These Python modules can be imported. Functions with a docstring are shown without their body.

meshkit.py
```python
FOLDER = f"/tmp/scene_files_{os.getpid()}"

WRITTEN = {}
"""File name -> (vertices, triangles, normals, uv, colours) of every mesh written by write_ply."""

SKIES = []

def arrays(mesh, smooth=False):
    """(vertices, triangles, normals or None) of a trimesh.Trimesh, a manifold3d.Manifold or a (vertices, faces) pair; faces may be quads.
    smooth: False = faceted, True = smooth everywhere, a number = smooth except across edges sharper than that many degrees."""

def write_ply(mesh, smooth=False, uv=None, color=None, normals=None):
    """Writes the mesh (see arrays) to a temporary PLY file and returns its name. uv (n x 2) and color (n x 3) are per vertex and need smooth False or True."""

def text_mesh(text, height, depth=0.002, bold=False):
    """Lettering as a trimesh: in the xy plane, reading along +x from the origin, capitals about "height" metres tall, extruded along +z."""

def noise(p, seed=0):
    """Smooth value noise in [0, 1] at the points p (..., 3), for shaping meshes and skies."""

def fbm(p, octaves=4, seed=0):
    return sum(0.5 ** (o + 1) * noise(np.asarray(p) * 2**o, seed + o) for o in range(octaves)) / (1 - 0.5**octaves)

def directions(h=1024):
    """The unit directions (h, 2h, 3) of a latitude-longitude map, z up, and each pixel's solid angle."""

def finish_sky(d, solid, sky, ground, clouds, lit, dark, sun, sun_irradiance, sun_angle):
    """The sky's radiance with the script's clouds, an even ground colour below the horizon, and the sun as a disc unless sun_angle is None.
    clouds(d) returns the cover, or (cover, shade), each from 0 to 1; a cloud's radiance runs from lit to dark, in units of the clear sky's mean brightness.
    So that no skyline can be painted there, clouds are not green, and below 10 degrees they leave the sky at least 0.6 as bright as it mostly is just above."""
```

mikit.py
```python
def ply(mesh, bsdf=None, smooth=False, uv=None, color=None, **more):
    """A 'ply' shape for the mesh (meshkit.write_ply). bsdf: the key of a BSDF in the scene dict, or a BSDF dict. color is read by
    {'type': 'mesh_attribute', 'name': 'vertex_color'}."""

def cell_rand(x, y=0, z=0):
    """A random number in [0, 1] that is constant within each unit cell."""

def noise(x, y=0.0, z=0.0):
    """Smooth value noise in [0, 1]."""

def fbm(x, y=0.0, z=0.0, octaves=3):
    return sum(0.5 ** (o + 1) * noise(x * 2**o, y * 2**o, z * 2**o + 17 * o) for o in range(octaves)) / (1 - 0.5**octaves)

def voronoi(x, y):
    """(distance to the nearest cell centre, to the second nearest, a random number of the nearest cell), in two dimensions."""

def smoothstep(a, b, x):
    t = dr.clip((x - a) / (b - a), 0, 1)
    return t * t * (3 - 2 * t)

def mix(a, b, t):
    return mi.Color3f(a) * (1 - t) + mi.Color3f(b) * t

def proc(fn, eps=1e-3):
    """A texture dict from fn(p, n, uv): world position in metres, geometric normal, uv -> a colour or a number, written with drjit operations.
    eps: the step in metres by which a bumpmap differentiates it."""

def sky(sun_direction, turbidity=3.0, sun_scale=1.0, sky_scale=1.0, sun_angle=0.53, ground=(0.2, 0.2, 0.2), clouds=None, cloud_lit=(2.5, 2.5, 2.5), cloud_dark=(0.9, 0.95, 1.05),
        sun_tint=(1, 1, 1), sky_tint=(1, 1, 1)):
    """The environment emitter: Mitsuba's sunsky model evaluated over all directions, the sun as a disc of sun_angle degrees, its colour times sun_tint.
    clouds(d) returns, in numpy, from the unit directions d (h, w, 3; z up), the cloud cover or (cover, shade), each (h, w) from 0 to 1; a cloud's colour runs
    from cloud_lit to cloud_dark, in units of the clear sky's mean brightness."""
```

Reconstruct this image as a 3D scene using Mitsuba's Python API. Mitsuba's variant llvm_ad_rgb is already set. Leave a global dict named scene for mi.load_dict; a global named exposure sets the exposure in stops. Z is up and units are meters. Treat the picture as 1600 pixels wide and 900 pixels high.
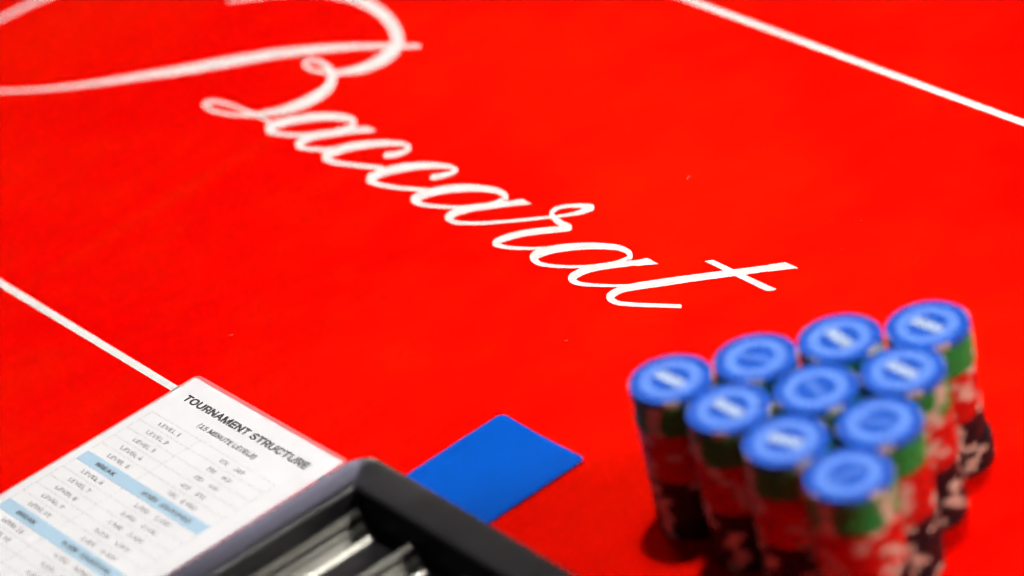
import math, random
import numpy as np, trimesh, mitsuba as mi, mikit, meshkit
import drjit as dr
from shapely.geometry import Polygon, LineString, box as sbox
from shapely import affinity

T = mi.ScalarTransform4f
rng = random.Random(7)
nrng = np.random.default_rng(7)
MM = 0.001
scene, labels = {}, {}

# ------------------------------------------------------------------ camera, light, exposure
exposure = 0.2
EYE = np.array([1.17155, -0.62697, 0.88999])
FWD = np.array([-0.719092, 0.457583, -0.522995])
UP = np.array([-0.308305, 0.464406, 0.830223])
scene['camera'] = {'type': 'thinlens', 'fov': 18.2456, 'fov_axis': 'x', 'near_clip': 0.05, 'far_clip': 60.0,
                   'aperture_radius': 0.0155, 'focus_distance': 1.68,
                   'to_world': T().look_at(origin=EYE.tolist(), target=(EYE + FWD).tolist(), up=UP.tolist())}
# dim light of the hall around the table
scene['hall_light'] = {'type': 'constant', 'radiance': {'type': 'rgb', 'value': [0.03, 0.03, 0.032]}}
# the lamps over the table: (name, position, aims at, radius, radiance, label)
LAMPS = [
    ('ceiling_lamp', (0.05, 0.40, 1.65), (-0.05, 0.2, 0.0), 0.055, (735, 714, 688), 'round lamp hanging straight above the red table'),
    ('ceiling_lamp_001', (1.53, 1.13, 1.20), (0.20, 0.10, 0.0), 0.25, (48, 46, 44), 'wide round lamp hanging to the side of the chip stacks'),
    ('ceiling_lamp_002', (-0.45, 0.35, 1.55), (-0.25, 0.2, 0.0), 0.12, (14, 13.5, 13), 'round lamp hanging above the beginning of the script lettering'),
    ('wall_lamp_001', (-2.0, 1.48, 0.63), (0.0, 0.0, 0.0), 0.07, (38, 34, 28), 'small warm wall lamp low beyond the beginning of the lettering'),
    ('wall_lamp', (-2.05, 0.95, 0.72), (0.0, 0.0, 0.0), 0.28, (3.0, 2.9, 3.9), 'wide dim bluish wall lamp low beyond the beginning of the lettering'),
]


# ------------------------------------------------------------------ helpers
def rgb(r, g, b):
    return {'type': 'rgb', 'value': [float(r), float(g), float(b)]}


def obj(key, mesh, bsdf, smooth=False, **more):
    scene[key] = mikit.ply(mesh, bsdf, smooth, **more)
    return key


def tag(key, label, cat=None, group=None, kind=None):
    d = {'label': label}
    if cat: d['category'] = cat
    if group: d['group'] = group
    if kind: d['kind'] = kind
    labels[key] = d


def numbered(base, used={}):
    n = used.get(base, 0)
    used[base] = n + 1
    return base if n == 0 else f'{base}_{n:03d}'


def flat(poly, z0, z1):
    """a thin printed or cut sheet: polygon in millimetres, between heights z0 and z1 in millimetres"""
    out = []
    for g in getattr(poly, 'geoms', [poly]):
        m = trimesh.creation.extrude_polygon(g, z1 - z0, engine='earcut')
        m.apply_translation([0, 0, z0])
        out.append(m)
    m = trimesh.util.concatenate(out)
    m.apply_scale(MM)
    return m


def rounded(x0, y0, x1, y1, r):
    return sbox(x0 + r, y0 + r, x1 - r, y1 - r).buffer(r, quad_segs=8)


# ------------------------------------------------------------------ materials
def felt_colour(p, n, uv):
    big = mikit.fbm(p.x * 7.0, p.y * 7.0, 0.0, 4)
    blot = mikit.fbm(p.x * 55.0 + 3.0, p.y * 38.0, 5.0, 4)
    fine = mikit.noise(p.x * 900.0, p.y * 900.0, 3.0)
    nap = mikit.noise(p.x * 160.0, p.y * 60.0, 9.0)
    k = 0.90 + 0.10 * big + 0.05 * (fine - 0.5) + 0.05 * (nap - 0.5)
    crease = dr.exp(-dr.square((p.x + 0.300 + 0.06 * (p.y - 0.025)) / 0.006)) * dr.exp(-dr.square((p.y - 0.10) / 0.10))
    return mi.Color3f(0.78 * k, (0.0006 + 0.0075 * big * big + 0.0035 * blot * blot + 0.0045 * crease) * k * k, 0.0006 * k)


def felt_height(p, n, uv):
    return mikit.noise(p.x * 1500.0, p.y * 1500.0, 1.0) * 0.6 + mikit.noise(p.x * 500.0, p.y * 500.0, 2.0) * 0.6


def plastic_wear(p, n, uv):
    return 0.17 + 0.12 * mikit.fbm(p.x * 60.0, p.y * 60.0, p.z * 60.0, 3)


def chip_wear(r, g, b):
    def fn(p, n, uv):
        k = 0.84 + 0.26 * mikit.fbm(p.x * 300.0, p.y * 300.0, p.z * 500.0, 3)
        return mi.Color3f(r * k, g * k, b * k)
    return mikit.proc(fn)


def paper_tone(p, n, uv):
    k = 0.70 + 0.02 * mikit.fbm(p.x * 40.0, p.y * 40.0, 0.0, 2)
    return mi.Color3f(k, k, k * 1.01)


def principled(c, rough, **more):
    return {'type': 'twosided', 'bsdf': {'type': 'principled', 'base_color': c, 'roughness': rough, **more}}


scene['felt_cloth'] = {'type': 'twosided', 'bsdf': {'type': 'bumpmap', 'arbitrary': {'type': 'proc', **{k: v for k, v in mikit.proc(felt_height, 3e-4).items() if k != 'type'}}, 'scale': 0.00012,
                       'bsdf': {'type': 'principled', 'base_color': mikit.proc(felt_colour), 'roughness': 1.0, 'specular': 0.0, 'sheen': 0.0}}}
def print_tone(p, n, uv):
    k = 0.71 + 0.12 * (mikit.fbm(p.x * 220.0, p.y * 220.0, 1.0, 3) - 0.5)
    return mi.Color3f(k, 0.98 * k, 0.95 * k)


scene['white_print'] = principled(mikit.proc(print_tone), 0.8, specular=0.2)
scene['board'] = principled(rgb(0.05, 0.03, 0.02), 0.5)
scene['blue_card_plastic'] = principled(rgb(0.0003, 0.085, 0.50), 0.5, specular=0.02)
scene['paper'] = principled(mikit.proc(paper_tone), 0.5, specular=0.35)
scene['clear_film'] = {'type': 'mask', 'opacity': 0.11, 'bsdf': principled(rgb(0.75, 0.75, 0.78), 0.3, specular=0.5)}
scene['ink'] = principled(rgb(0.022, 0.018, 0.020), 0.55)
scene['grey_ink'] = principled(rgb(0.045, 0.043, 0.045), 0.55)
scene['line_ink'] = principled(rgb(0.36, 0.36, 0.37), 0.6)
scene['bar_ink'] = principled(rgb(0.36, 0.52, 0.64), 0.55)
scene['black_plastic'] = principled(rgb(0.012, 0.011, 0.012), mikit.proc(plastic_wear), specular=0.55)
scene['tray_metal'] = principled(rgb(0.105, 0.102, 0.090), 0.34, metallic=1.0)
scene['lamp_shell'] = principled(rgb(0.05, 0.05, 0.05), 0.5)
for name, c in {'blue': (0.008, 0.080, 0.49), 'green': (0.012, 0.270, 0.050), 'red': (0.52, 0.007, 0.004), 'black': (0.008, 0.007, 0.009), 'cream': (0.56, 0.49, 0.38),
                'cream_green': (0.50, 0.62, 0.40)}.items():
    scene[f'chip_{name}'] = principled(chip_wear(*c), 0.45, specular=0.22)
scene['chip_inlay'] = principled(rgb(0.100, 0.230, 0.70), 0.38, specular=0.45)
scene['chip_print'] = principled(rgb(0.43, 0.53, 0.64), 0.45, specular=0.4)
scene['chip_pale_print'] = principled(rgb(0.075, 0.190, 0.64), 0.4, specular=0.4)
scene['lint_white'] = principled(rgb(0.55, 0.36, 0.30), 0.9)

# ------------------------------------------------------------------ the table: felt, board, printed lines and lettering
tag('gaming_table', 'red felt gaming table top with white printed script lettering and lines', 'table')
FX0, FY0, FX1, FY1 = -1150, -420, 780, 1250
nx, ny = 194, 168
gx, gy = np.meshgrid(np.linspace(FX0, FX1, nx), np.linspace(FY0, FY1, ny), indexing='ij')
pts = np.stack([gx, gy, gx * 0], -1)
z = gx * 0
v = np.stack([gx, gy, z], -1).reshape(-1, 3) * MM
i, j = np.meshgrid(np.arange(nx - 1), np.arange(ny - 1), indexing='ij')
q = np.stack([i * ny + j, (i + 1) * ny + j, (i + 1) * ny + j + 1, i * ny + j + 1], -1).reshape(-1, 4)
obj('gaming_table__felt', (v, q), 'felt_cloth', True)
m = trimesh.creation.box(extents=[(FX1 - FX0) * MM, (FY1 - FY0) * MM, 0.03]); m.apply_translation([(FX0 + FX1) / 2 * MM, (FY0 + FY1) / 2 * MM, -0.0165])
obj('gaming_table__board', m, 'board')
PZ0, PZ1 = 0.02, 0.16       # printed flock stands this far (mm) above the cloth
obj('gaming_table__line', flat(sbox(-1100, -19.0, 250, -14.1), PZ0, PZ1), 'white_print')
obj('gaming_table__line_001', flat(sbox(-1100, 421.1, 740, 426.5), PZ0, PZ1), 'white_print')
LETTERS = [
    ('flourish', [[[[-616.39,146.15],[-619.14,136.32],[-619.83,131.35],[-620.0,124.3],[-619.62,119.66],[-619.16,117.23],[-618.48,114.97],[-617.5,112.62],[-615.57,108.99],[-613.07,105.22],[-611.72,103.56],[-610.05,101.82],[-608.01,100.04],[-605.48,98.27],[-603.05,96.88],[-600.3,95.54],[-597.09,94.19],[-593.96,93.04],[-591.0,92.08],[-587.81,91.17],[-584.71,90.42],[-581.76,89.84],[-578.21,89.38],[-574.88,89.22],[-571.59,89.27],[-568.52,89.49],[-562.39,90.3],[-556.77,91.31],[-553.78,91.95],[-548.27,93.59],[-543.2,95.51],[-538.37,97.59],[-533.73,99.69],[-529.26,101.98],[-523.08,105.53],[-515.14,110.42],[-509.46,114.24],[-502.12,119.45],[-491.47,127.57],[-481.45,135.92],[-471.99,144.57],[-457.0,159.43],[-441.05,176.03],[-430.8,186.27],[-422.92,194.91],[-411.29,208.44],[-402.31,219.41],[-392.22,232.24],[-385.43,239.54],[-376.64,248.25],[-369.07,255.29],[-361.34,262.18],[-354.94,267.5],[-348.29,272.62],[-341.55,277.44],[-334.35,282.22],[-327.4,286.58],[-316.38,293.07],[-316.2,293.49],[-316.35,294.07],[-316.83,294.72],[-317.36,295.2],[-318.21,295.75],[-319.09,296.11],[-319.89,296.23],[-320.47,296.1],[-331.88,290.04],[-339.2,285.94],[-346.85,281.48],[-356.11,275.76],[-365.07,269.78],[-375.54,262.04],[-385.39,254.05],[-396.45,244.35],[-401.0,240.04],[-405.46,235.31],[-417.3,221.2],[-425.66,210.83],[-435.16,198.17],[-440.18,191.76],[-449.41,180.84],[-465.01,161.61],[-474.55,150.62],[-483.06,141.56],[-492.22,132.68],[-500.39,125.59],[-509.1,118.8],[-514.52,114.93],[-520.27,111.13],[-528.29,106.25],[-532.46,103.89],[-536.75,101.72],[-543.83,98.58],[-548.82,96.57],[-553.99,94.85],[-559.52,93.56],[-568.17,92.19],[-574.16,91.69],[-577.18,91.67],[-580.19,91.85],[-583.1,92.25],[-585.6,92.77],[-588.31,93.45],[-591.11,94.26],[-593.89,95.19],[-596.57,96.2],[-599.06,97.27],[-601.25,98.35],[-603.1,99.44],[-604.67,100.57],[-606.1,101.84],[-607.45,103.29],[-608.63,104.79],[-610.73,108.1],[-612.45,111.45],[-613.33,113.6],[-613.94,115.73],[-614.35,117.96],[-614.66,122.51],[-614.56,127.13],[-614.21,131.74],[-613.16,136.73],[-610.39,146.41],[-608.4,157.45],[-607.67,164.64],[-607.4,175.98],[-606.65,186.9],[-605.7,194.04],[-604.35,200.8],[-602.37,207.8],[-598.36,218.17],[-594.3,227.32],[-586.89,242.46],[-587.03,243.16],[-587.47,243.78],[-588.14,244.4],[-589.31,245.16],[-590.28,245.62],[-591.57,245.99],[-592.41,246.07],[-593.22,245.89],[-600.03,233.13],[-603.53,225.8],[-607.71,215.13],[-609.11,210.81],[-610.57,205.26],[-611.85,198.43],[-612.85,189.47],[-613.33,178.09],[-613.3,166.62],[-613.87,159.64],[-615.25,150.81]]]]),
    ('b', [[[[-485.82,265.45],[-485.37,264.77],[-484.42,264.14],[-483.42,263.85],[-482.85,263.98],[-471.73,275.24],[-462.69,283.2],[-457.41,287.49],[-452.07,291.41],[-444.2,296.25],[-436.43,300.26],[-430.96,302.5],[-428.08,303.47],[-423.01,304.86],[-414.86,306.44],[-406.31,307.36],[-401.63,307.61],[-396.46,307.65],[-391.72,307.45],[-389.02,307.23],[-384.15,306.62],[-378.82,305.72],[-371.03,303.98],[-365.92,302.51],[-359.47,300.25],[-356.97,299.26],[-352.89,297.49],[-347.72,294.91],[-345.07,293.4],[-343.02,292.11],[-341.26,290.84],[-339.83,289.59],[-338.37,288.08],[-337.43,286.95],[-329.8,291.16],[-332.18,293.33],[-333.45,294.38],[-335.42,295.91],[-337.48,297.39],[-341.89,300.21],[-347.53,303.31],[-350.42,304.71],[-353.42,306.04],[-358.2,307.93],[-363.86,309.91],[-369.48,311.64],[-375.66,313.27],[-381.92,314.61],[-387.5,315.56],[-393.43,316.25],[-399.15,316.52],[-404.11,316.39],[-409.4,315.96],[-414.2,315.35],[-420.01,314.39],[-425.38,313.21],[-430.91,311.64],[-433.43,310.77],[-438.5,308.63],[-441.26,307.22],[-443.71,305.8],[-448.43,302.7],[-453.17,299.21],[-457.91,295.44],[-465.2,288.71],[-475.74,277.71],[-485.76,265.75]]],[[[-334.36,282.2],[-333.52,280.05],[-333.11,278.65],[-332.15,273.38],[-331.82,269.0],[-332.05,264.47],[-332.91,260.13],[-334.48,255.99],[-336.51,252.21],[-337.91,250.2],[-339.13,248.78],[-340.55,247.43],[-341.95,246.36],[-344.19,247.23],[-346.6,248.02],[-350.1,248.88],[-352.02,249.22],[-355.33,249.63],[-358.04,249.8],[-361.93,249.66],[-365.1,249.07],[-367.54,248.1],[-369.25,246.91],[-370.06,245.86],[-370.25,245.18],[-370.21,244.44],[-369.77,243.31],[-368.93,242.04],[-367.78,240.78],[-366.72,239.89],[-365.76,239.25],[-364.35,238.55],[-363.08,238.09],[-360.62,237.57],[-358.54,237.36],[-356.55,237.28],[-354.19,237.41],[-351.86,237.81],[-349.7,238.33],[-346.41,239.23],[-342.04,240.66],[-340.23,239.64],[-337.96,238.06],[-336.13,236.34],[-334.78,234.72],[-333.12,232.2],[-332.32,230.51],[-332.04,229.59],[-331.66,226.67],[-331.35,218.81],[-331.66,212.52],[-332.3,208.11],[-333.39,203.33],[-334.76,199.37],[-336.16,196.9],[-339.0,193.05],[-341.97,188.02],[-343.5,186.17],[-349.58,185.99],[-357.38,185.58],[-362.23,185.17],[-366.98,184.58],[-371.78,183.82],[-374.86,183.18],[-379.4,181.94],[-382.35,180.79],[-383.1,180.28],[-384.03,179.16],[-384.52,178.0],[-384.66,176.61],[-384.47,175.78],[-383.78,174.65],[-382.64,173.61],[-381.23,172.81],[-380.5,172.5],[-379.04,172.05],[-377.64,171.77],[-374.76,171.43],[-370.45,171.28],[-369.03,171.33],[-366.08,171.69],[-363.18,172.32],[-359.18,173.44],[-356.13,174.47],[-353.27,175.65],[-349.16,177.58],[-344.16,180.19],[-340.82,182.2],[-338.65,183.7],[-328.44,183.63],[-325.09,183.51],[-320.05,183.17],[-319.51,183.25],[-319.21,183.52],[-319.3,184.18],[-319.85,184.83],[-320.68,185.41],[-321.8,185.8],[-335.02,186.17],[-335.29,186.25],[-335.49,186.43],[-335.5,186.57],[-332.8,189.23],[-328.76,192.33],[-327.22,193.7],[-325.49,195.77],[-323.86,198.27],[-321.61,202.7],[-320.44,205.88],[-319.35,210.18],[-318.88,213.5],[-318.77,216.47],[-318.86,218.32],[-319.34,221.92],[-320.02,224.69],[-320.57,226.26],[-321.88,229.02],[-323.43,231.58],[-324.48,233.08],[-326.53,235.65],[-327.87,237.1],[-329.3,238.48],[-330.83,239.79],[-332.86,241.31],[-335.62,243.11],[-335.81,243.35],[-332.42,245.25],[-330.43,246.64],[-326.95,249.54],[-324.56,251.96],[-322.65,254.39],[-321.73,255.89],[-320.53,258.47],[-319.55,261.54],[-319.01,264.42],[-318.75,267.7],[-318.88,272.1],[-319.38,275.27],[-320.41,278.5],[-321.3,280.39],[-322.31,282.14],[-323.5,283.93],[-326.17,287.32]],[[-360.65,240.28],[-363.18,240.77],[-364.47,241.23],[-365.45,242.06],[-366.19,243.13],[-366.16,243.77],[-365.97,244.15],[-365.21,244.89],[-364.14,245.49],[-362.78,245.92],[-359.87,246.17],[-357.66,246.04],[-355.36,245.7],[-351.23,244.62],[-348.23,243.58],[-347.46,243.22],[-347.4,242.96],[-349.65,242.01],[-352.68,241.03],[-354.84,240.48],[-357.91,240.09]],[[-373.35,180.4],[-370.62,181.1],[-367.67,181.64],[-359.65,182.7],[-355.1,183.08],[-348.81,183.44],[-347.49,183.49],[-347.08,183.3],[-347.02,183.08],[-349.8,181.2],[-354.76,178.54],[-359.09,176.75],[-363.34,175.49],[-367.44,174.6],[-370.21,174.25],[-371.62,174.18],[-375.46,174.36],[-378.09,174.68],[-379.7,175.04],[-379.87,175.21],[-379.92,175.48],[-379.68,176.98],[-379.15,177.85],[-378.65,178.27],[-376.29,179.42]]]]),
    ('a', [[[[-324.83,187.07],[-325.3,185.95],[-322.14,185.84],[-321.25,185.66],[-320.5,185.31],[-319.85,184.83],[-319.38,184.31],[-319.17,183.82],[-319.33,183.36],[-319.9,183.17],[-325.46,183.52],[-324.95,182.17],[-324.25,181.12],[-323.65,180.39],[-322.62,179.35],[-321.83,178.67],[-320.57,177.75],[-319.67,177.18],[-318.32,176.48],[-316.96,175.94],[-315.73,175.62],[-314.18,175.4],[-312.66,175.47],[-311.47,175.7],[-309.28,176.42],[-305.12,178.03],[-301.42,179.69],[-292.79,184.34],[-292.5,184.25],[-292.3,184.05],[-292.05,182.08],[-291.77,181.02],[-291.22,179.75],[-290.86,179.19],[-290.19,178.31],[-289.33,177.5],[-288.11,176.58],[-286.63,175.79],[-285.32,175.32],[-284.61,175.15],[-283.35,175.0],[-282.14,175.05],[-280.51,175.33],[-277.51,176.09],[-274.67,177.12],[-271.99,178.37],[-269.15,179.92],[-263.57,183.76],[-260.94,186.05],[-260.86,186.62],[-261.28,187.34],[-262.09,188.05],[-263.1,188.57],[-263.9,188.77],[-264.68,188.69],[-267.42,186.37],[-270.2,184.47],[-273.05,182.78],[-277.46,180.5],[-279.2,179.72],[-280.83,179.3],[-282.39,179.24],[-283.57,179.36],[-283.85,179.58],[-283.91,179.92],[-283.96,182.78],[-283.67,184.19],[-282.85,186.27],[-281.57,188.7],[-280.08,190.82],[-273.75,198.18],[-265.14,206.85],[-256.69,214.47],[-266.76,215.17],[-268.72,212.99],[-268.7,212.8],[-272.21,210.14],[-272.62,210.34],[-272.98,210.95],[-273.48,211.49],[-276.25,214.0],[-277.26,214.77],[-278.35,215.46],[-279.51,216.03],[-281.68,216.71],[-283.1,216.94],[-284.58,217.03],[-287.7,216.84],[-291.85,216.09],[-293.65,215.59],[-295.74,214.81],[-299.62,212.91],[-304.76,209.76],[-309.07,206.71],[-312.48,203.76],[-315.72,200.41],[-318.64,196.87],[-321.2,193.16]],[[-294.35,188.95],[-298.72,186.2],[-305.17,182.64],[-307.61,181.56],[-308.86,181.17],[-311.27,180.78],[-314.87,180.61],[-315.4,180.65],[-315.69,180.79],[-315.82,180.97],[-315.73,181.32],[-314.92,182.99],[-312.17,187.93],[-309.77,191.62],[-306.07,196.25],[-302.01,200.28],[-299.66,202.23],[-295.54,205.21],[-292.17,207.38],[-288.82,209.27],[-285.64,210.68],[-282.44,211.86],[-280.51,212.39],[-279.68,212.49],[-279.05,212.4],[-278.06,211.58],[-277.94,211.39],[-278.76,207.89],[-279.93,204.85],[-281.71,201.72],[-282.26,200.9],[-288.78,194.76],[-289.75,193.59],[-290.99,191.56]]]]),
    ('c', [[[[-262.57,192.83],[-264.17,188.78],[-263.1,188.57],[-262.48,188.29],[-261.9,187.92],[-261.16,187.19],[-260.91,186.76],[-260.83,186.36],[-261.02,185.96],[-264.86,182.8],[-264.65,181.06],[-264.36,180.27],[-264.04,179.66],[-263.26,178.59],[-262.66,177.98],[-261.52,177.05],[-259.9,176.07],[-258.45,175.47],[-257.63,175.22],[-255.83,174.93],[-253.7,174.97],[-249.06,175.75],[-246.68,176.46],[-235.23,180.7],[-230.28,182.67],[-217.8,188.53],[-217.54,188.87],[-217.55,189.24],[-217.83,189.8],[-218.38,190.38],[-219.1,190.88],[-219.9,191.23],[-220.47,191.35],[-221.1,191.32],[-233.86,185.66],[-238.92,183.76],[-249.12,180.27],[-251.56,179.62],[-252.74,179.47],[-254.56,179.52],[-255.93,179.72],[-256.21,179.87],[-256.36,180.52],[-256.36,181.74],[-256.01,183.46],[-254.97,186.22],[-253.47,189.25],[-250.54,193.52],[-247.97,196.71],[-245.43,199.57],[-242.56,202.45],[-238.8,205.85],[-236.1,208.07],[-234.27,209.36],[-230.62,211.49],[-228.92,212.31],[-227.29,212.81],[-226.05,212.91],[-224.77,212.81],[-224.56,212.68],[-224.46,212.51],[-224.48,211.05],[-224.71,209.96],[-225.22,208.75],[-227.13,205.89],[-231.14,202.31],[-231.28,202.0],[-231.26,201.44],[-231.1,201.01],[-230.64,200.33],[-229.71,199.45],[-228.54,198.72],[-227.3,198.25],[-226.2,198.12],[-225.56,198.25],[-225.25,198.44],[-223.14,200.57],[-221.6,202.37],[-220.86,203.77],[-220.09,206.01],[-219.82,207.6],[-219.88,209.6],[-220.07,210.76],[-220.4,211.87],[-220.76,212.6],[-221.24,213.28],[-222.19,214.17],[-223.56,214.99],[-224.46,215.36],[-225.44,215.63],[-227.75,215.99],[-229.21,216.05],[-230.35,215.98],[-232.5,215.54],[-234.7,214.8],[-238.84,213.06],[-242.3,211.25],[-246.58,208.58],[-251.15,205.37],[-253.52,203.48],[-256.54,200.66],[-259.51,197.39],[-261.14,195.24]]]]),
    ('c2', [[[[-219.46,187.76],[-220.22,185.32],[-220.42,182.62],[-220.23,180.96],[-219.62,179.52],[-218.83,178.42],[-218.22,177.78],[-217.06,176.81],[-216.26,176.26],[-215.41,175.79],[-213.95,175.16],[-213.11,174.9],[-211.65,174.62],[-209.44,174.6],[-204.51,175.33],[-200.8,176.29],[-195.63,178.03],[-192.01,179.46],[-184.03,183.08],[-177.99,186.02],[-174.34,188.0],[-174.15,188.21],[-174.13,188.61],[-174.36,189.09],[-174.81,189.58],[-175.41,190.01],[-176.07,190.3],[-176.69,190.42],[-177.07,190.38],[-187.18,185.8],[-194.12,182.79],[-197.69,181.42],[-204.16,179.47],[-206.64,179.01],[-207.81,178.94],[-208.97,178.99],[-210.68,179.26],[-211.29,179.4],[-211.52,179.54],[-211.65,180.23],[-211.61,181.19],[-211.25,182.49],[-210.53,184.1],[-208.08,188.57],[-205.88,191.93],[-203.47,195.18],[-200.98,198.21],[-198.44,200.93],[-196.52,202.76],[-193.38,205.41],[-189.05,208.47],[-185.35,210.57],[-183.65,211.37],[-182.07,211.85],[-180.78,211.98],[-179.85,211.94],[-179.66,211.79],[-179.58,211.64],[-180.02,210.23],[-181.21,208.02],[-182.86,205.72],[-186.4,201.98],[-186.56,201.53],[-186.46,200.96],[-185.96,200.12],[-185.35,199.49],[-184.32,198.76],[-183.47,198.35],[-182.37,198.06],[-181.47,198.1],[-181.0,198.34],[-177.79,202.47],[-176.42,205.09],[-175.66,207.16],[-175.31,209.42],[-175.33,211.03],[-175.46,211.56],[-175.86,212.34],[-176.8,213.34],[-177.72,213.94],[-178.3,214.22],[-179.19,214.55],[-180.63,214.88],[-182.44,215.1],[-183.79,215.15],[-186.08,214.94],[-189.38,214.0],[-193.68,212.31],[-196.27,211.1],[-200.31,208.88],[-203.87,206.59],[-207.33,203.99],[-210.33,201.29],[-212.31,199.16],[-215.57,194.8],[-218.23,190.25],[-217.83,189.8],[-217.59,189.37],[-217.52,188.99],[-217.63,188.68]]]]),
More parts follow.
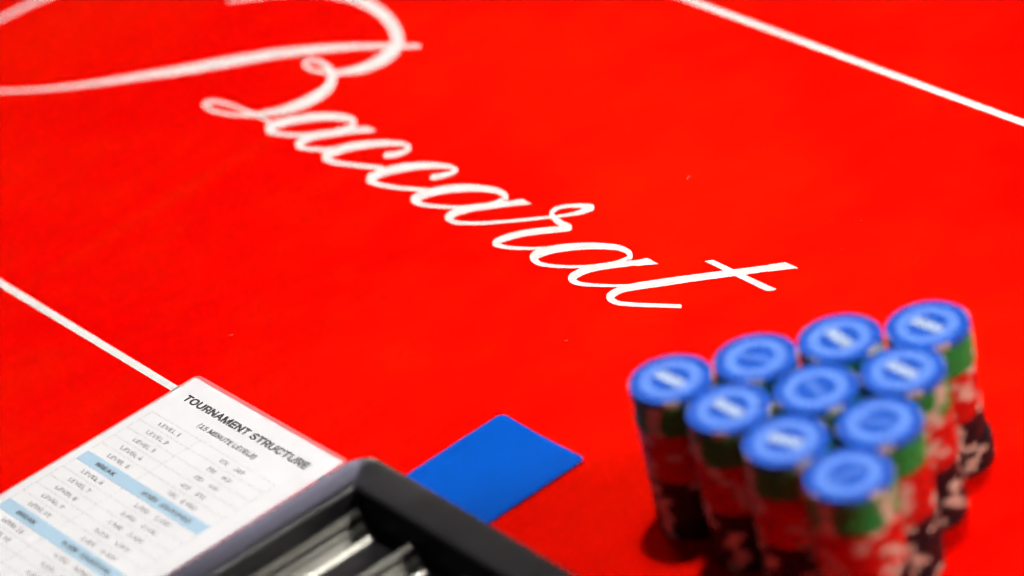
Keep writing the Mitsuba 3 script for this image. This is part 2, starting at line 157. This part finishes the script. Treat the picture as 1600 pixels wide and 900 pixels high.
    ('a2', [[[[-177.28,186.36],[-178.0,184.13],[-178.31,182.46],[-178.21,181.27],[-177.76,180.1],[-177.41,179.51],[-176.91,178.9],[-175.54,177.59],[-174.04,176.65],[-172.75,176.05],[-171.99,175.81],[-171.02,175.58],[-170.0,175.46],[-167.89,175.48],[-164.3,175.99],[-161.75,176.77],[-158.3,178.2],[-154.13,180.18],[-151.19,181.83],[-145.22,185.45],[-144.94,185.34],[-144.81,185.15],[-145.15,182.0],[-145.0,180.48],[-144.73,179.63],[-144.47,179.07],[-143.75,177.97],[-143.24,177.4],[-142.18,176.45],[-141.15,175.75],[-139.92,175.11],[-138.28,174.56],[-137.34,174.38],[-136.09,174.27],[-134.52,174.32],[-133.02,174.51],[-131.85,174.79],[-130.66,175.22],[-128.37,176.35],[-121.8,180.34],[-117.49,183.38],[-113.19,186.78],[-99.99,198.68],[-87.72,210.75],[-87.6,211.2],[-87.78,211.6],[-88.02,211.91],[-88.59,212.36],[-89.11,212.61],[-89.6,212.72],[-90.06,212.62],[-95.47,207.35],[-106.64,196.95],[-111.79,192.4],[-116.03,188.85],[-121.34,184.86],[-124.66,182.64],[-130.35,179.59],[-132.69,178.56],[-133.79,178.24],[-134.84,178.09],[-136.22,178.18],[-137.21,178.44],[-137.45,178.62],[-137.62,179.77],[-137.62,180.87],[-137.31,182.53],[-136.13,185.23],[-134.56,187.89],[-133.14,189.87],[-131.61,191.65],[-117.9,206.29],[-109.82,213.64],[-118.92,214.33],[-122.46,209.5],[-126.58,205.9],[-126.87,206.01],[-127.02,206.22],[-126.72,207.39],[-125.72,207.53],[-125.25,208.05],[-125.38,208.88],[-125.88,209.64],[-126.67,210.36],[-128.8,211.88],[-129.72,212.44],[-131.4,213.21],[-133.5,213.74],[-134.88,213.91],[-136.89,213.97],[-139.75,213.82],[-141.76,213.54],[-145.95,212.4],[-152.05,210.26],[-156.9,208.01],[-161.16,205.56],[-165.35,202.51],[-168.54,199.69],[-170.53,197.65],[-172.44,195.37],[-173.92,193.28],[-175.74,190.18],[-175.09,189.81],[-174.45,189.22],[-174.13,188.61],[-174.2,188.13]],[[-144.04,189.84],[-146.98,187.93],[-150.01,186.15],[-154.83,183.55],[-157.93,182.15],[-162.51,180.44],[-164.92,179.7],[-167.16,179.39],[-168.82,179.52],[-169.47,179.65],[-169.71,179.78],[-169.81,179.97],[-169.45,181.58],[-168.58,184.19],[-166.95,187.3],[-164.8,190.48],[-163.12,192.55],[-160.27,195.49],[-157.2,198.29],[-153.78,201.06],[-150.06,203.61],[-146.66,205.58],[-144.06,206.84],[-139.52,208.68],[-137.72,209.23],[-135.33,209.59],[-133.64,209.64],[-132.09,209.57],[-130.87,209.39],[-130.4,209.24],[-130.22,208.98],[-130.76,205.56],[-131.16,203.99],[-131.81,202.41],[-133.04,200.3],[-138.48,195.07],[-141.01,192.07]]]]),
    ('r', [[[[-97.48,185.25],[-98.5,182.36],[-98.91,180.64],[-99.09,179.01],[-99.01,177.12],[-98.5,175.93],[-97.97,175.24],[-97.51,174.77],[-96.18,173.78],[-95.26,173.33],[-94.49,173.06],[-93.62,172.87],[-92.52,172.83],[-90.7,173.16],[-86.65,174.5],[-83.05,176.09],[-79.29,178.1],[-76.4,179.89],[-71.15,183.4],[-66.56,186.74],[-66.52,187.09],[-66.64,187.4],[-66.97,187.84],[-67.31,188.14],[-67.85,188.47],[-68.26,188.62],[-68.76,188.69],[-69.06,188.62],[-73.56,185.42],[-76.98,183.17],[-79.89,181.35],[-82.83,179.79],[-86.58,178.05],[-88.44,177.41],[-89.34,177.21],[-91.11,177.04],[-92.56,177.04],[-92.84,177.18],[-92.9,177.49],[-92.43,179.08],[-90.55,183.39],[-89.1,186.01],[-86.58,189.68],[-84.98,191.6],[-82.27,194.47],[-78.38,198.32],[-72.26,203.98],[-70.14,206.1],[-69.43,207.13],[-69.35,207.76],[-69.43,208.19],[-69.73,208.87],[-70.23,209.6],[-70.68,210.07],[-71.48,210.72],[-72.41,211.26],[-73.34,211.68],[-73.93,211.85],[-75.05,212.01],[-79.44,211.95],[-82.06,212.14],[-85.07,212.48],[-85.28,212.58],[-85.42,212.75],[-79.06,219.26],[-76.94,222.19],[-75.29,225.23],[-74.51,227.52],[-74.43,228.73],[-74.74,229.63],[-75.21,230.32],[-76.0,231.14],[-76.79,231.72],[-77.63,232.17],[-78.44,232.46],[-79.23,232.6],[-80.01,232.58],[-81.7,232.05],[-84.58,230.59],[-88.17,227.97],[-92.34,224.38],[-94.07,222.33],[-95.5,219.87],[-95.95,218.41],[-95.92,216.95],[-95.29,215.31],[-94.57,214.22],[-93.97,213.51],[-92.93,212.5],[-91.5,211.48],[-91.38,211.33],[-90.13,212.57],[-89.71,212.72],[-89.24,212.65],[-88.59,212.36],[-88.12,212.01],[-87.71,211.5],[-87.59,211.11],[-87.67,210.81],[-89.91,208.58],[-88.38,209.89],[-84.74,208.59],[-82.54,208.05],[-78.56,207.39],[-78.32,207.26],[-78.22,207.07],[-84.59,201.28],[-89.51,196.53],[-91.45,194.46],[-94.94,189.92],[-96.17,187.94]],[[-90.05,213.86],[-90.78,214.24],[-91.15,214.66],[-91.61,215.57],[-91.78,216.52],[-91.69,217.7],[-91.34,218.98],[-90.43,220.82],[-88.64,222.71],[-86.41,224.35],[-84.86,225.28],[-83.27,226.06],[-81.39,226.8],[-81.12,226.73],[-80.94,226.47],[-81.84,223.21],[-82.57,221.54],[-84.05,219.12],[-86.49,215.97],[-88.88,213.5],[-89.05,213.49]]]]),
    ('a3', [[[[-70.21,184.04],[-70.48,182.85],[-70.51,181.69],[-70.18,180.3],[-69.75,179.42],[-69.03,178.42],[-68.53,177.84],[-67.94,177.29],[-66.72,176.4],[-66.02,175.98],[-64.65,175.33],[-63.56,174.95],[-62.13,174.58],[-61.02,174.38],[-58.2,174.17],[-56.06,174.42],[-53.91,175.07],[-47.46,177.92],[-45.05,179.23],[-41.66,181.28],[-35.33,185.57],[-35.11,185.45],[-35.01,185.27],[-35.49,182.75],[-35.69,181.04],[-35.67,179.98],[-35.5,178.97],[-35.33,178.44],[-34.74,177.22],[-34.09,176.39],[-33.08,175.37],[-32.15,174.7],[-30.63,173.9],[-29.36,173.49],[-28.09,173.27],[-26.09,173.23],[-24.38,173.4],[-22.52,173.77],[-21.37,174.17],[-18.24,175.71],[-10.99,179.86],[-4.97,183.75],[1.31,188.14],[1.34,188.45],[1.25,188.73],[1.06,189.02],[0.68,189.39],[0.22,189.68],[-0.13,189.82],[-0.75,189.84],[-7.17,185.66],[-12.38,182.53],[-15.44,180.87],[-20.92,178.29],[-23.1,177.39],[-24.17,177.1],[-25.18,176.94],[-26.79,177.02],[-28.22,177.33],[-28.61,177.51],[-28.7,177.66],[-28.74,178.79],[-28.56,181.23],[-27.93,183.76],[-27.16,185.54],[-26.19,187.37],[-24.45,190.03],[-22.96,191.85],[-17.83,197.48],[-10.71,204.77],[-10.46,204.75],[-10.08,204.44],[-1.39,212.68],[-11.04,213.35],[-14.54,208.51],[-19.0,204.95],[-19.24,205.05],[-19.37,205.25],[-19.0,206.55],[-18.12,206.69],[-17.68,207.19],[-17.67,207.64],[-17.95,208.35],[-18.54,209.07],[-20.73,211.09],[-21.98,211.99],[-23.42,212.71],[-24.73,213.15],[-26.88,213.54],[-28.14,213.64],[-30.45,213.63],[-33.81,213.28],[-35.73,212.78],[-37.77,212.01],[-44.34,209.05],[-49.55,206.16],[-54.73,202.59],[-58.7,199.34],[-63.12,195.08],[-66.21,191.64],[-67.03,190.52],[-68.17,188.59],[-67.44,188.24],[-66.87,187.73],[-66.55,187.19],[-66.55,186.74]],[[-35.59,188.96],[-39.67,186.02],[-42.92,183.97],[-47.45,181.36],[-51.07,179.69],[-55.53,178.22],[-57.62,177.74],[-58.57,177.65],[-59.48,177.67],[-60.27,177.8],[-61.46,178.2],[-62.5,178.7],[-62.57,179.11],[-62.43,179.88],[-61.12,183.64],[-60.0,185.88],[-58.49,188.14],[-56.67,190.45],[-53.81,193.63],[-50.27,196.92],[-46.65,199.84],[-43.08,202.42],[-39.52,204.67],[-34.39,207.45],[-31.75,208.71],[-30.13,209.21],[-27.49,209.5],[-24.72,209.42],[-23.27,209.16],[-22.81,208.99],[-22.02,208.37],[-21.92,208.2],[-22.55,205.38],[-23.38,202.68],[-24.96,199.63],[-28.48,195.98],[-30.17,194.0],[-31.38,192.36]]]]),
    ('t', [[[[65.58,252.02],[55.74,252.31],[49.45,245.46],[49.67,245.22],[49.68,245.07],[37.15,231.91],[20.65,232.06],[17.74,228.42],[32.84,228.05],[33.05,227.96],[33.18,227.77],[21.41,215.44],[12.7,205.87],[2.83,194.72],[-0.73,189.85],[-0.02,189.78],[0.68,189.39],[1.06,189.02],[1.25,188.73],[1.34,188.21],[1.17,187.97],[-3.17,184.98],[-3.61,182.68],[-3.77,180.67],[-3.7,179.57],[-3.47,178.51],[-2.93,177.27],[-2.39,176.46],[-1.66,175.63],[-0.55,174.68],[0.95,173.78],[2.25,173.28],[3.57,172.97],[4.62,172.85],[6.69,172.84],[8.41,173.0],[9.65,173.24],[10.88,173.62],[13.14,174.58],[20.26,178.33],[40.7,190.53],[40.82,190.95],[40.73,191.33],[40.51,191.75],[40.03,192.3],[39.4,192.75],[38.9,192.98],[38.42,193.1],[37.87,193.08],[18.5,181.7],[10.12,177.53],[7.92,176.75],[6.86,176.57],[5.25,176.65],[3.79,176.96],[3.11,177.17],[2.92,177.3],[2.6,178.95],[2.67,181.4],[3.17,182.96],[4.81,185.35],[8.89,190.36],[16.0,198.19],[26.87,210.98],[42.49,227.79],[67.17,227.21],[70.19,229.78],[70.52,231.55],[46.83,231.79],[46.66,231.85],[46.51,232.01],[46.5,232.15],[54.11,240.83],[54.28,240.85],[54.5,240.69]]]]),
]
for name, polys in LETTERS:
    ms = [flat(Polygon(p[0], p[1:]).buffer(0), PZ0, PZ1 + (0.06 if name == 'flourish' else 0)) for p in polys]
    obj('gaming_table__flourish' if name == 'flourish' else numbered('gaming_table__letter'), trimesh.util.concatenate(ms), 'white_print')

# ------------------------------------------------------------------ stacks of poker chips
R, H = 19.5, 3.3


def lathe(profile, seg=56):
    m = trimesh.creation.revolve(np.array(profile), sections=seg)
    m.apply_scale(MM)
    return m


body_mesh = lathe([(0, 0), (R - 0.75, 0), (R - 0.2, 0.18), (R, 0.6), (R, H - 0.6), (R - 0.2, H - 0.18), (R - 0.75, H), (0, H)])
top_mesh = lathe([(0, 0), (R - 0.5, 0), (R - 0.12, 0.12), (R, 0.5), (R, H - 0.5), (R - 0.12, H - 0.12), (R - 0.5, H), (15.3, H), (15.0, H - 0.18), (0, H - 0.18)])
ring_mesh = lathe([(9.3, H - 0.18), (14.4, H - 0.18), (14.5, H - 0.10), (14.4, H - 0.02), (9.4, H - 0.02), (9.3, H - 0.10), (9.3, H - 0.18)])


def spot_mesh(k, top=False):
    a = np.radians(np.linspace(-11, 11, 9) + 90 * k)
    prof = [(R - 0.08 if not top else R - 2.6, 0.10), (R + 0.03, 0.50), (R + 0.03, H - 0.50), (R - 0.08, H - 0.10)]
    if top: prof = [(R - 0.08, 0.10), (R + 0.03, 0.50), (R + 0.03, H - 0.50), (R - 0.09, H - 0.09), (R - 0.48, H + 0.03)]
    prof = np.array(prof)
    v = np.stack([prof[None, :, 0] * np.cos(a)[:, None], prof[None, :, 0] * np.sin(a)[:, None], np.broadcast_to(prof[None, :, 1], (len(a), len(prof)))], -1)
    n = len(prof)
    i, j = np.meshgrid(np.arange(len(a) - 1), np.arange(n - 1), indexing='ij')
    q = np.stack([i * n + j, (i + 1) * n + j, (i + 1) * n + j + 1, i * n + j + 1], -1).reshape(-1, 4)
    return v.reshape(-1, 3) * MM, q


BODY = {c: mikit.ply(body_mesh, f'chip_{c}', 30) for c in ('green', 'red', 'black')}
BODY['blue'] = mikit.ply(top_mesh, 'chip_blue', 30)
SPOT = {c: [mikit.ply(spot_mesh(k, c == 'blue'), 'chip_cream', True) for k in range(4)] for c in BODY}
RING = mikit.ply(ring_mesh, 'chip_inlay', 30)
num = meshkit.text_mesh('5000', 5.0, 0.04, bold=True)
heavy = [num.copy().apply_translation([0.45 * math.cos(a), 0.45 * math.sin(a), 0.004 * n]) for n, a in enumerate(np.linspace(0, 2 * math.pi, 7)[:-1])]
num = trimesh.util.concatenate(heavy)
num.apply_translation([-num.bounds.mean(0)[0], -num.bounds.mean(0)[1], 0])
num.apply_scale([17.0 / num.extents[0] * MM, 6.0 / num.extents[1] * MM, MM])
NUMBER = {True: mikit.ply(num, 'chip_print'), False: mikit.ply(num, 'chip_pale_print')}
# x, y (mm), white value up?, turn of the value (degrees), where the stack stands in the triangle of ten
STACKS = [
    (181.1, 76.1, True, 2, 'leftmost'), (201.1, 110.2, False, 20, 'rear row second from left'), (223.3, 143.5, True, -10, 'rear row third from left'),
    (245.4, 177.4, True, 4, 'rightmost'), (220.6, 75.6, True, -2, 'left side second from rear'), (242.5, 108.9, False, -15, 'middle'),
    (265.3, 142.0, True, 0, 'right side second from rear'), (260.0, 73.5, True, 16, 'left side third from rear'),
    (284.2, 108.0, False, 25, 'right side third from rear'), (301.2, 72.3, False, 75, 'front corner')]
COLOURS = ['black'] * 10 + ['red'] * 8 + ['green'] * 5 + ['blue']
ORD = ['lowest', 'second', 'third', 'fourth', 'fifth', 'sixth', 'seventh', 'eighth', 'ninth', 'tenth']
for x, y, white, turn, where in STACKS:
    seen = {}
    phase = 0.0
    short = where == 'rightmost'        # one black chip fewer, its lowest chips pushed outwards
    for k, c in enumerate(COLOURS[1:] if short else COLOURS):
        top = c == 'blue'
        n_c = seen.get(c, 0); seen[c] = n_c + 1
        key = numbered('poker_chip')
        ox, oy = rng.gauss(0, 0.22), rng.gauss(0, 0.22)
        if short and k < 4: ox, oy = ox + 1.7, oy + 2.4
        ang = turn if top else rng.uniform(0, 360)
        w = T().translate([(x + ox) * MM, (y + oy) * MM, (0.12 + k * H) * MM]).rotate([0, 0, 1], ang)
        scene[f'{key}__body'] = {**BODY[c], 'to_world': w}
        phase += rng.gauss(0, 10 if c == 'green' else 22) if n_c else rng.uniform(0, 90)
        ws = T().translate([(x + ox) * MM, (y + oy) * MM, (0.12 + k * H) * MM]).rotate([0, 0, 1], phase)
        for s in range(4):
            scene[numbered(f'{key}__edge_spot')] = {**SPOT[c][s], 'to_world': ws}
        if top:
            scene[f'{key}__inlay_ring'] = {**RING, 'to_world': w}
            scene[f'{key}__value_lettering'] = {**NUMBER[white], 'to_world': w @ T().translate([0, 0, (H - 0.18) * MM]).scale([1, 1 if white else 0.72, 1])}
            tag(key, f'blue poker chip with {"white" if white else "pale blue"} lettering topping the {where} stack', 'poker chip', 'poker chips in ten stacks')
        else:
            tag(key, f'{c} poker chip, {ORD[n_c]} {c} one, {where} stack', 'poker chip', 'poker chips in ten stacks')

# ------------------------------------------------------------------ tournament sheet in clear film
tag('tournament_sheet', 'white printed tournament structure sheet in clear film lying beside the black tray', 'printed sheet')
SX0, SX1, SY0, SY1 = -131.5, 0.0, -186.0, -1.2
paper = sbox(SX0, SY0, SX1, SY1)
obj('tournament_sheet__paper', flat(paper, 0.30, 0.46), 'paper')
obj('tournament_sheet__clear_border', flat(rounded(SX0 - 1.4, SY0 - 3, SX1 + 1.8, SY1 + 2.6, 4.0).difference(sbox(SX0 + .02, SY0 + .02, SX1 - .02, SY1 - .02)), 0.22, 0.54), 'clear_film')
Z = 0.46


def lettering(part, text, xc, yc, width, cap, bsdf='grey_ink', bold=False, tilt=0.0):
    m = meshkit.text_mesh(text, cap, 0.02, bold=bold)
    fat = 0.13 if cap > 4 else 0.05
    m = trimesh.util.concatenate([m.copy().apply_translation([fat * math.cos(u), fat * math.sin(u), 0.0015 * n]) for n, u in enumerate((0.3, 1.87, 3.44, 5.01))])
    lo, hi = m.bounds
    m.apply_translation([-(lo[0] + hi[0]) / 2, -cap / 2, 0])
    m.apply_scale([width / (hi[0] - lo[0]), 1, 1])
    m.apply_transform(trimesh.transformations.rotation_matrix(math.radians(tilt), [0, 0, 1]))
    m.apply_translation([xc, yc, Z + 0.02])
    m.apply_scale(MM)
    obj(numbered(f'tournament_sheet__{part}'), m, bsdf)


lettering('title_lettering', 'TOURNAMENT STRUCTURE', -66.5, -15.0, 108.5, 4.7, 'ink', True, 0.3)
lettering('subtitle_lettering', '(15 MINUTE LEVELS)', -67.5, -26.2, 50.5, 3.1, 'ink', True, 0.3)
GX0, GX1, GXD, GY, P = -125.2, -13.6, -80.6, -34.0, 8.22
rows = [('LEVEL 1', '100', '200'), ('LEVEL 2', '200', '400'), ('LEVEL 3', '300', '600'), ('LEVEL 4', '400', '800'), ('LEVEL 5', '500', '1,000'),
        ('BREAK', '15 MIN', '(COLOR UP 25S)'),
        ('LEVEL 6', '1,000', '1,500'), ('LEVEL 7', '1,000', '2,000'), ('LEVEL 8', '1,500', '3,000'), ('LEVEL 9', '2,000', '4,000'), ('LEVEL 10', '3,000', '6,000'),
        ('BREAK', '15 MIN', '(COLOR UP 100S)'),
        ('LEVEL 11', '4,000', '8,000'), ('LEVEL 12', '5,000', '10,000'), ('LEVEL 13', '6,000', '12,000'), ('LEVEL 14', '8,000', '16,000')]
for k, (a, b, c) in enumerate(rows):
    y1 = GY - k * P
    yc = y1 - P / 2
    brk = a == 'BREAK'
    if brk:
        obj(numbered('tournament_sheet__blue_bar'), flat(sbox(GX0, y1 - P, GX1, y1), Z + 0.004, Z + 0.012), 'bar_ink')
    else:
        for x0, y0, x1, yy in ((GX0, y1 - 0.12, GX1, y1 + 0.12), (GX0 - 0.12, y1 - P, GX0 + 0.12, y1), (GX1 - 0.12, y1 - P, GX1 + 0.12, y1), (GXD - 0.12, y1 - P, GXD + 0.12, y1)):
            obj(numbered('tournament_sheet__grid_line'), flat(sbox(x0, y0, x1, yy), Z + 0.014, Z + 0.020), 'line_ink')
    lettering('row_lettering', a, -102.6, yc, 19.0 if not brk else 17.0, 2.6, 'ink' if brk else 'grey_ink', brk)
    if brk:
        lettering('row_lettering', b, -62.0, yc, 13.0, 2.6, 'grey_ink', True)
        lettering('row_lettering', c, -38.7, yc, 25.5, 2.6, 'grey_ink', True)
    else:
        lettering('row_lettering', b, -53.2 if len(b) < 4 else -57.0, yc, 7.0 if len(b) < 4 else 11.6, 2.6, 'grey_ink')
        lettering('row_lettering', c, -39.6 if len(c) < 4 else -38.6, yc, 7.4 if len(c) < 4 else 12.4, 2.6, 'grey_ink')

turned = T().translate([0.9 * MM, -80.8 * MM, 0]).rotate([0, 0, 1], 0.8).translate([0, 80 * MM, 0])     # the sheet lies a little askew
for key in scene:
    if key.startswith('tournament_sheet__'): scene[key] = {**scene[key], 'to_world': turned}

# ------------------------------------------------------------------ blue cut card
tag('cut_card', 'plain blue plastic cut card lying on the red felt against the black tray', 'card')


def loft(rings, cap_top=True, cap_bottom=True):
    """rings of equally many points, bottom to top"""
    n = len(rings[0])
    v = np.concatenate(rings)
    q = [[a * n + i, a * n + (i + 1) % n, (a + 1) * n + (i + 1) % n, (a + 1) * n + i] for a in range(len(rings) - 1) for i in range(n)]
    f = [t for a, b, c, d in q for t in ((a, b, c), (a, c, d))]
    v = list(v)
    for on, ring, start, up in ((cap_bottom, rings[0], 0, False), (cap_top, rings[-1], (len(rings) - 1) * n, True)):
        if on:
            v.append(ring.mean(0)); k = len(v) - 1
            f += [(k, start + i, start + (i + 1) % n) if up else (k, start + (i + 1) % n, start + i) for i in range(n)]
    m = trimesh.Trimesh(np.array(v) * MM, np.array(f), process=False)
    return m


def rr_ring(x0, y0, x1, y1, r, z, seg=10):
    out = []
    for cx, cy, a0 in ((x1 - r, y1 - r, 0), (x0 + r, y1 - r, 90), (x0 + r, y0 + r, 180), (x1 - r, y0 + r, 270)):
        for a in np.radians(np.linspace(a0, a0 + 90, seg)):
            out.append((cx + r * math.cos(a), cy + r * math.sin(a), z))
    return np.array(out)


def card_ring(i, z):
    return rr_ring(37.0 + i, -11.0 + i, 102.6 - i, 72.6 - i, 4.2 - i, z)


cm = loft([card_ring(0.25, 0.20), card_ring(0.0, 0.40), card_ring(0.0, 0.80), card_ring(0.22, 1.02), card_ring(0.5, 1.06), card_ring(1.6, 1.06)])
for _ in range(3): cm = cm.subdivide()
cv = np.array(cm.vertices)
bow = ((cv[:, 0] / MM - 69.8) / 32.8) ** 2 * np.clip((cv[:, 1] / MM + 11) / 60, 0, 1)       # handled plastic bows up a little along its long edges
cv[:, 2] += 1.1 * MM * bow
obj('cut_card', trimesh.Trimesh(cv, cm.faces, process=False), 'blue_card_plastic', 40)

# ------------------------------------------------------------------ chip tray
tag('chip_tray', 'black plastic dealer chip tray with silver metal chip channels', 'chip tray')
TX0, TY1, TX1, TY0 = 35.2, -8.0, 320.0, -230.0


def tray_ring(inset, z):
    return rr_ring(TX0 + inset, TY0 + inset, TX1 - inset, TY1 - inset, max(13.0 - inset, 2.2), z, 12)


prof = [(5.0, 0.3), (3.5, 1.5), (0.5, 24.0), (0.0, 25.6), (0.2, 26.0), (0.7, 26.3), (4.0, 26.8), (10.0, 27.5), (16.0, 28.1), (20.3, 28.5), (21.6, 28.25), (22.6, 27.4), (23.1, 25.8), (23.4, 22.0), (23.9, 6.0)]
obj('chip_tray__rim', loft([tray_ring(*p) for p in prof], True, True), 'black_plastic', 35)
PITCH, CR = 43.0, 22.2
cx = TX0 + 24.8 + PITCH / 2
for k in range(5):
    x0 = cx + k * PITCH
    th = np.linspace(-63, 63, 61)
    arc = [(x0 + (CR - 0.45 * abs(math.sin(math.radians(t * 10)))) * math.sin(math.radians(t)), 3.1 + CR - (CR - 0.45 * abs(math.sin(math.radians(t * 10)))) * math.cos(math.radians(t))) for t in th]
    crest = 14.4
    left = [(x0 - PITCH / 2 + 0.1, crest - 0.2)] if k else [(x0 - PITCH / 2 - 0.2, 17.5)]
    line = LineString(left + arc + [(x0 + PITCH / 2 - 0.1, crest - 0.2)])
    sec = line.buffer(0.42, quad_segs=4)
    m = trimesh.creation.extrude_polygon(sec, 180.0, engine='earcut')
    m.apply_transform(trimesh.transformations.rotation_matrix(math.pi / 2, [1, 0, 0]))   # section x, z; runs along -y
    m.apply_translation([0, TY1 - 24.6, 0])
    m.apply_scale(MM)
    obj(numbered('chip_tray__channel'), m, 'tray_metal', 25)
    rod = trimesh.creation.capsule(height=178.0, radius=1.5, count=[12, 12])
    rod.apply_transform(trimesh.transformations.rotation_matrix(math.pi / 2, [1, 0, 0]))
    rod.apply_translation([x0 + PITCH / 2, TY1 - 26.5 - 89.0, crest])
    rod.apply_scale(MM)
    obj(numbered('chip_tray__ridge'), rod, 'tray_metal', True)

# ------------------------------------------------------------------ lint on the felt
for x, y, a, ln, lab in ((-149.3, 31.6, 40, 2.6, 'tiny pale lint fibre on the felt near the printed sheet'), (12.6, 135.6, 60, 2.2, 'tiny pale lint fibre on the felt below the lettering'),
                         (72.0, 277.4, 10, 1.6, 'tiny pale lint fibre on the felt beyond the end of the lettering'), (-54.0, 281.5, -60, 3.6, 'curved pale lint fibre on the felt between lettering and line'),
                         (47.2, 294.6, 80, 1.4, 'short pale lint fibre, leftmost of two close together'), (60.4, 303.1, 30, 1.3, 'short pale lint fibre, rightmost of two close together')):
    t = np.linspace(-1, 1, 7)
    p = np.stack([x + ln / 2 * t * math.cos(math.radians(a)) - 0.25 * ln * (t * t) * math.sin(math.radians(a)), y + ln / 2 * t * math.sin(math.radians(a)) + 0.25 * ln * (t * t) * math.cos(math.radians(a)), 0.22 + 0.15 * (1 - t * t)], -1)
    m = trimesh.creation.sweep_polygon(Polygon([(0.09 * math.cos(u), 0.09 * math.sin(u)) for u in np.linspace(0, 2 * math.pi, 7)[:-1]]), p, engine='earcut')
    m.apply_scale(MM)
    key = obj(numbered('lint_fibre'), m, 'lint_white')
    tag(key, lab, 'lint', 'lint fibres on the felt')

# ------------------------------------------------------------------ the lamps
for key, pos, aim, r, power, lab in LAMPS:
    w = T().look_at(origin=list(pos), target=list(aim), up=[0.1, 0.9, 0.3])
    disc = trimesh.creation.cylinder(radius=r, height=0.004, sections=48)
    shell = trimesh.creation.revolve(np.array([(0, -0.09), (r * 0.6, -0.085), (r + 0.015, -0.03), (r + 0.015, 0.02), (r + 0.004, 0.02), (r + 0.004, -0.02), (0, -0.03)]), sections=48)
    scene[f'{key}__diffuser'] = {**mikit.ply(disc, {'type': 'diffuse', 'reflectance': rgb(0.6, 0.6, 0.6)}), 'to_world': w, 'emitter': {'type': 'area', 'radiance': rgb(*power)}}
    scene[f'{key}__shade'] = {**mikit.ply(shell, 'lamp_shell', 30), 'to_world': w}
    tag(key, lab, 'lamp')
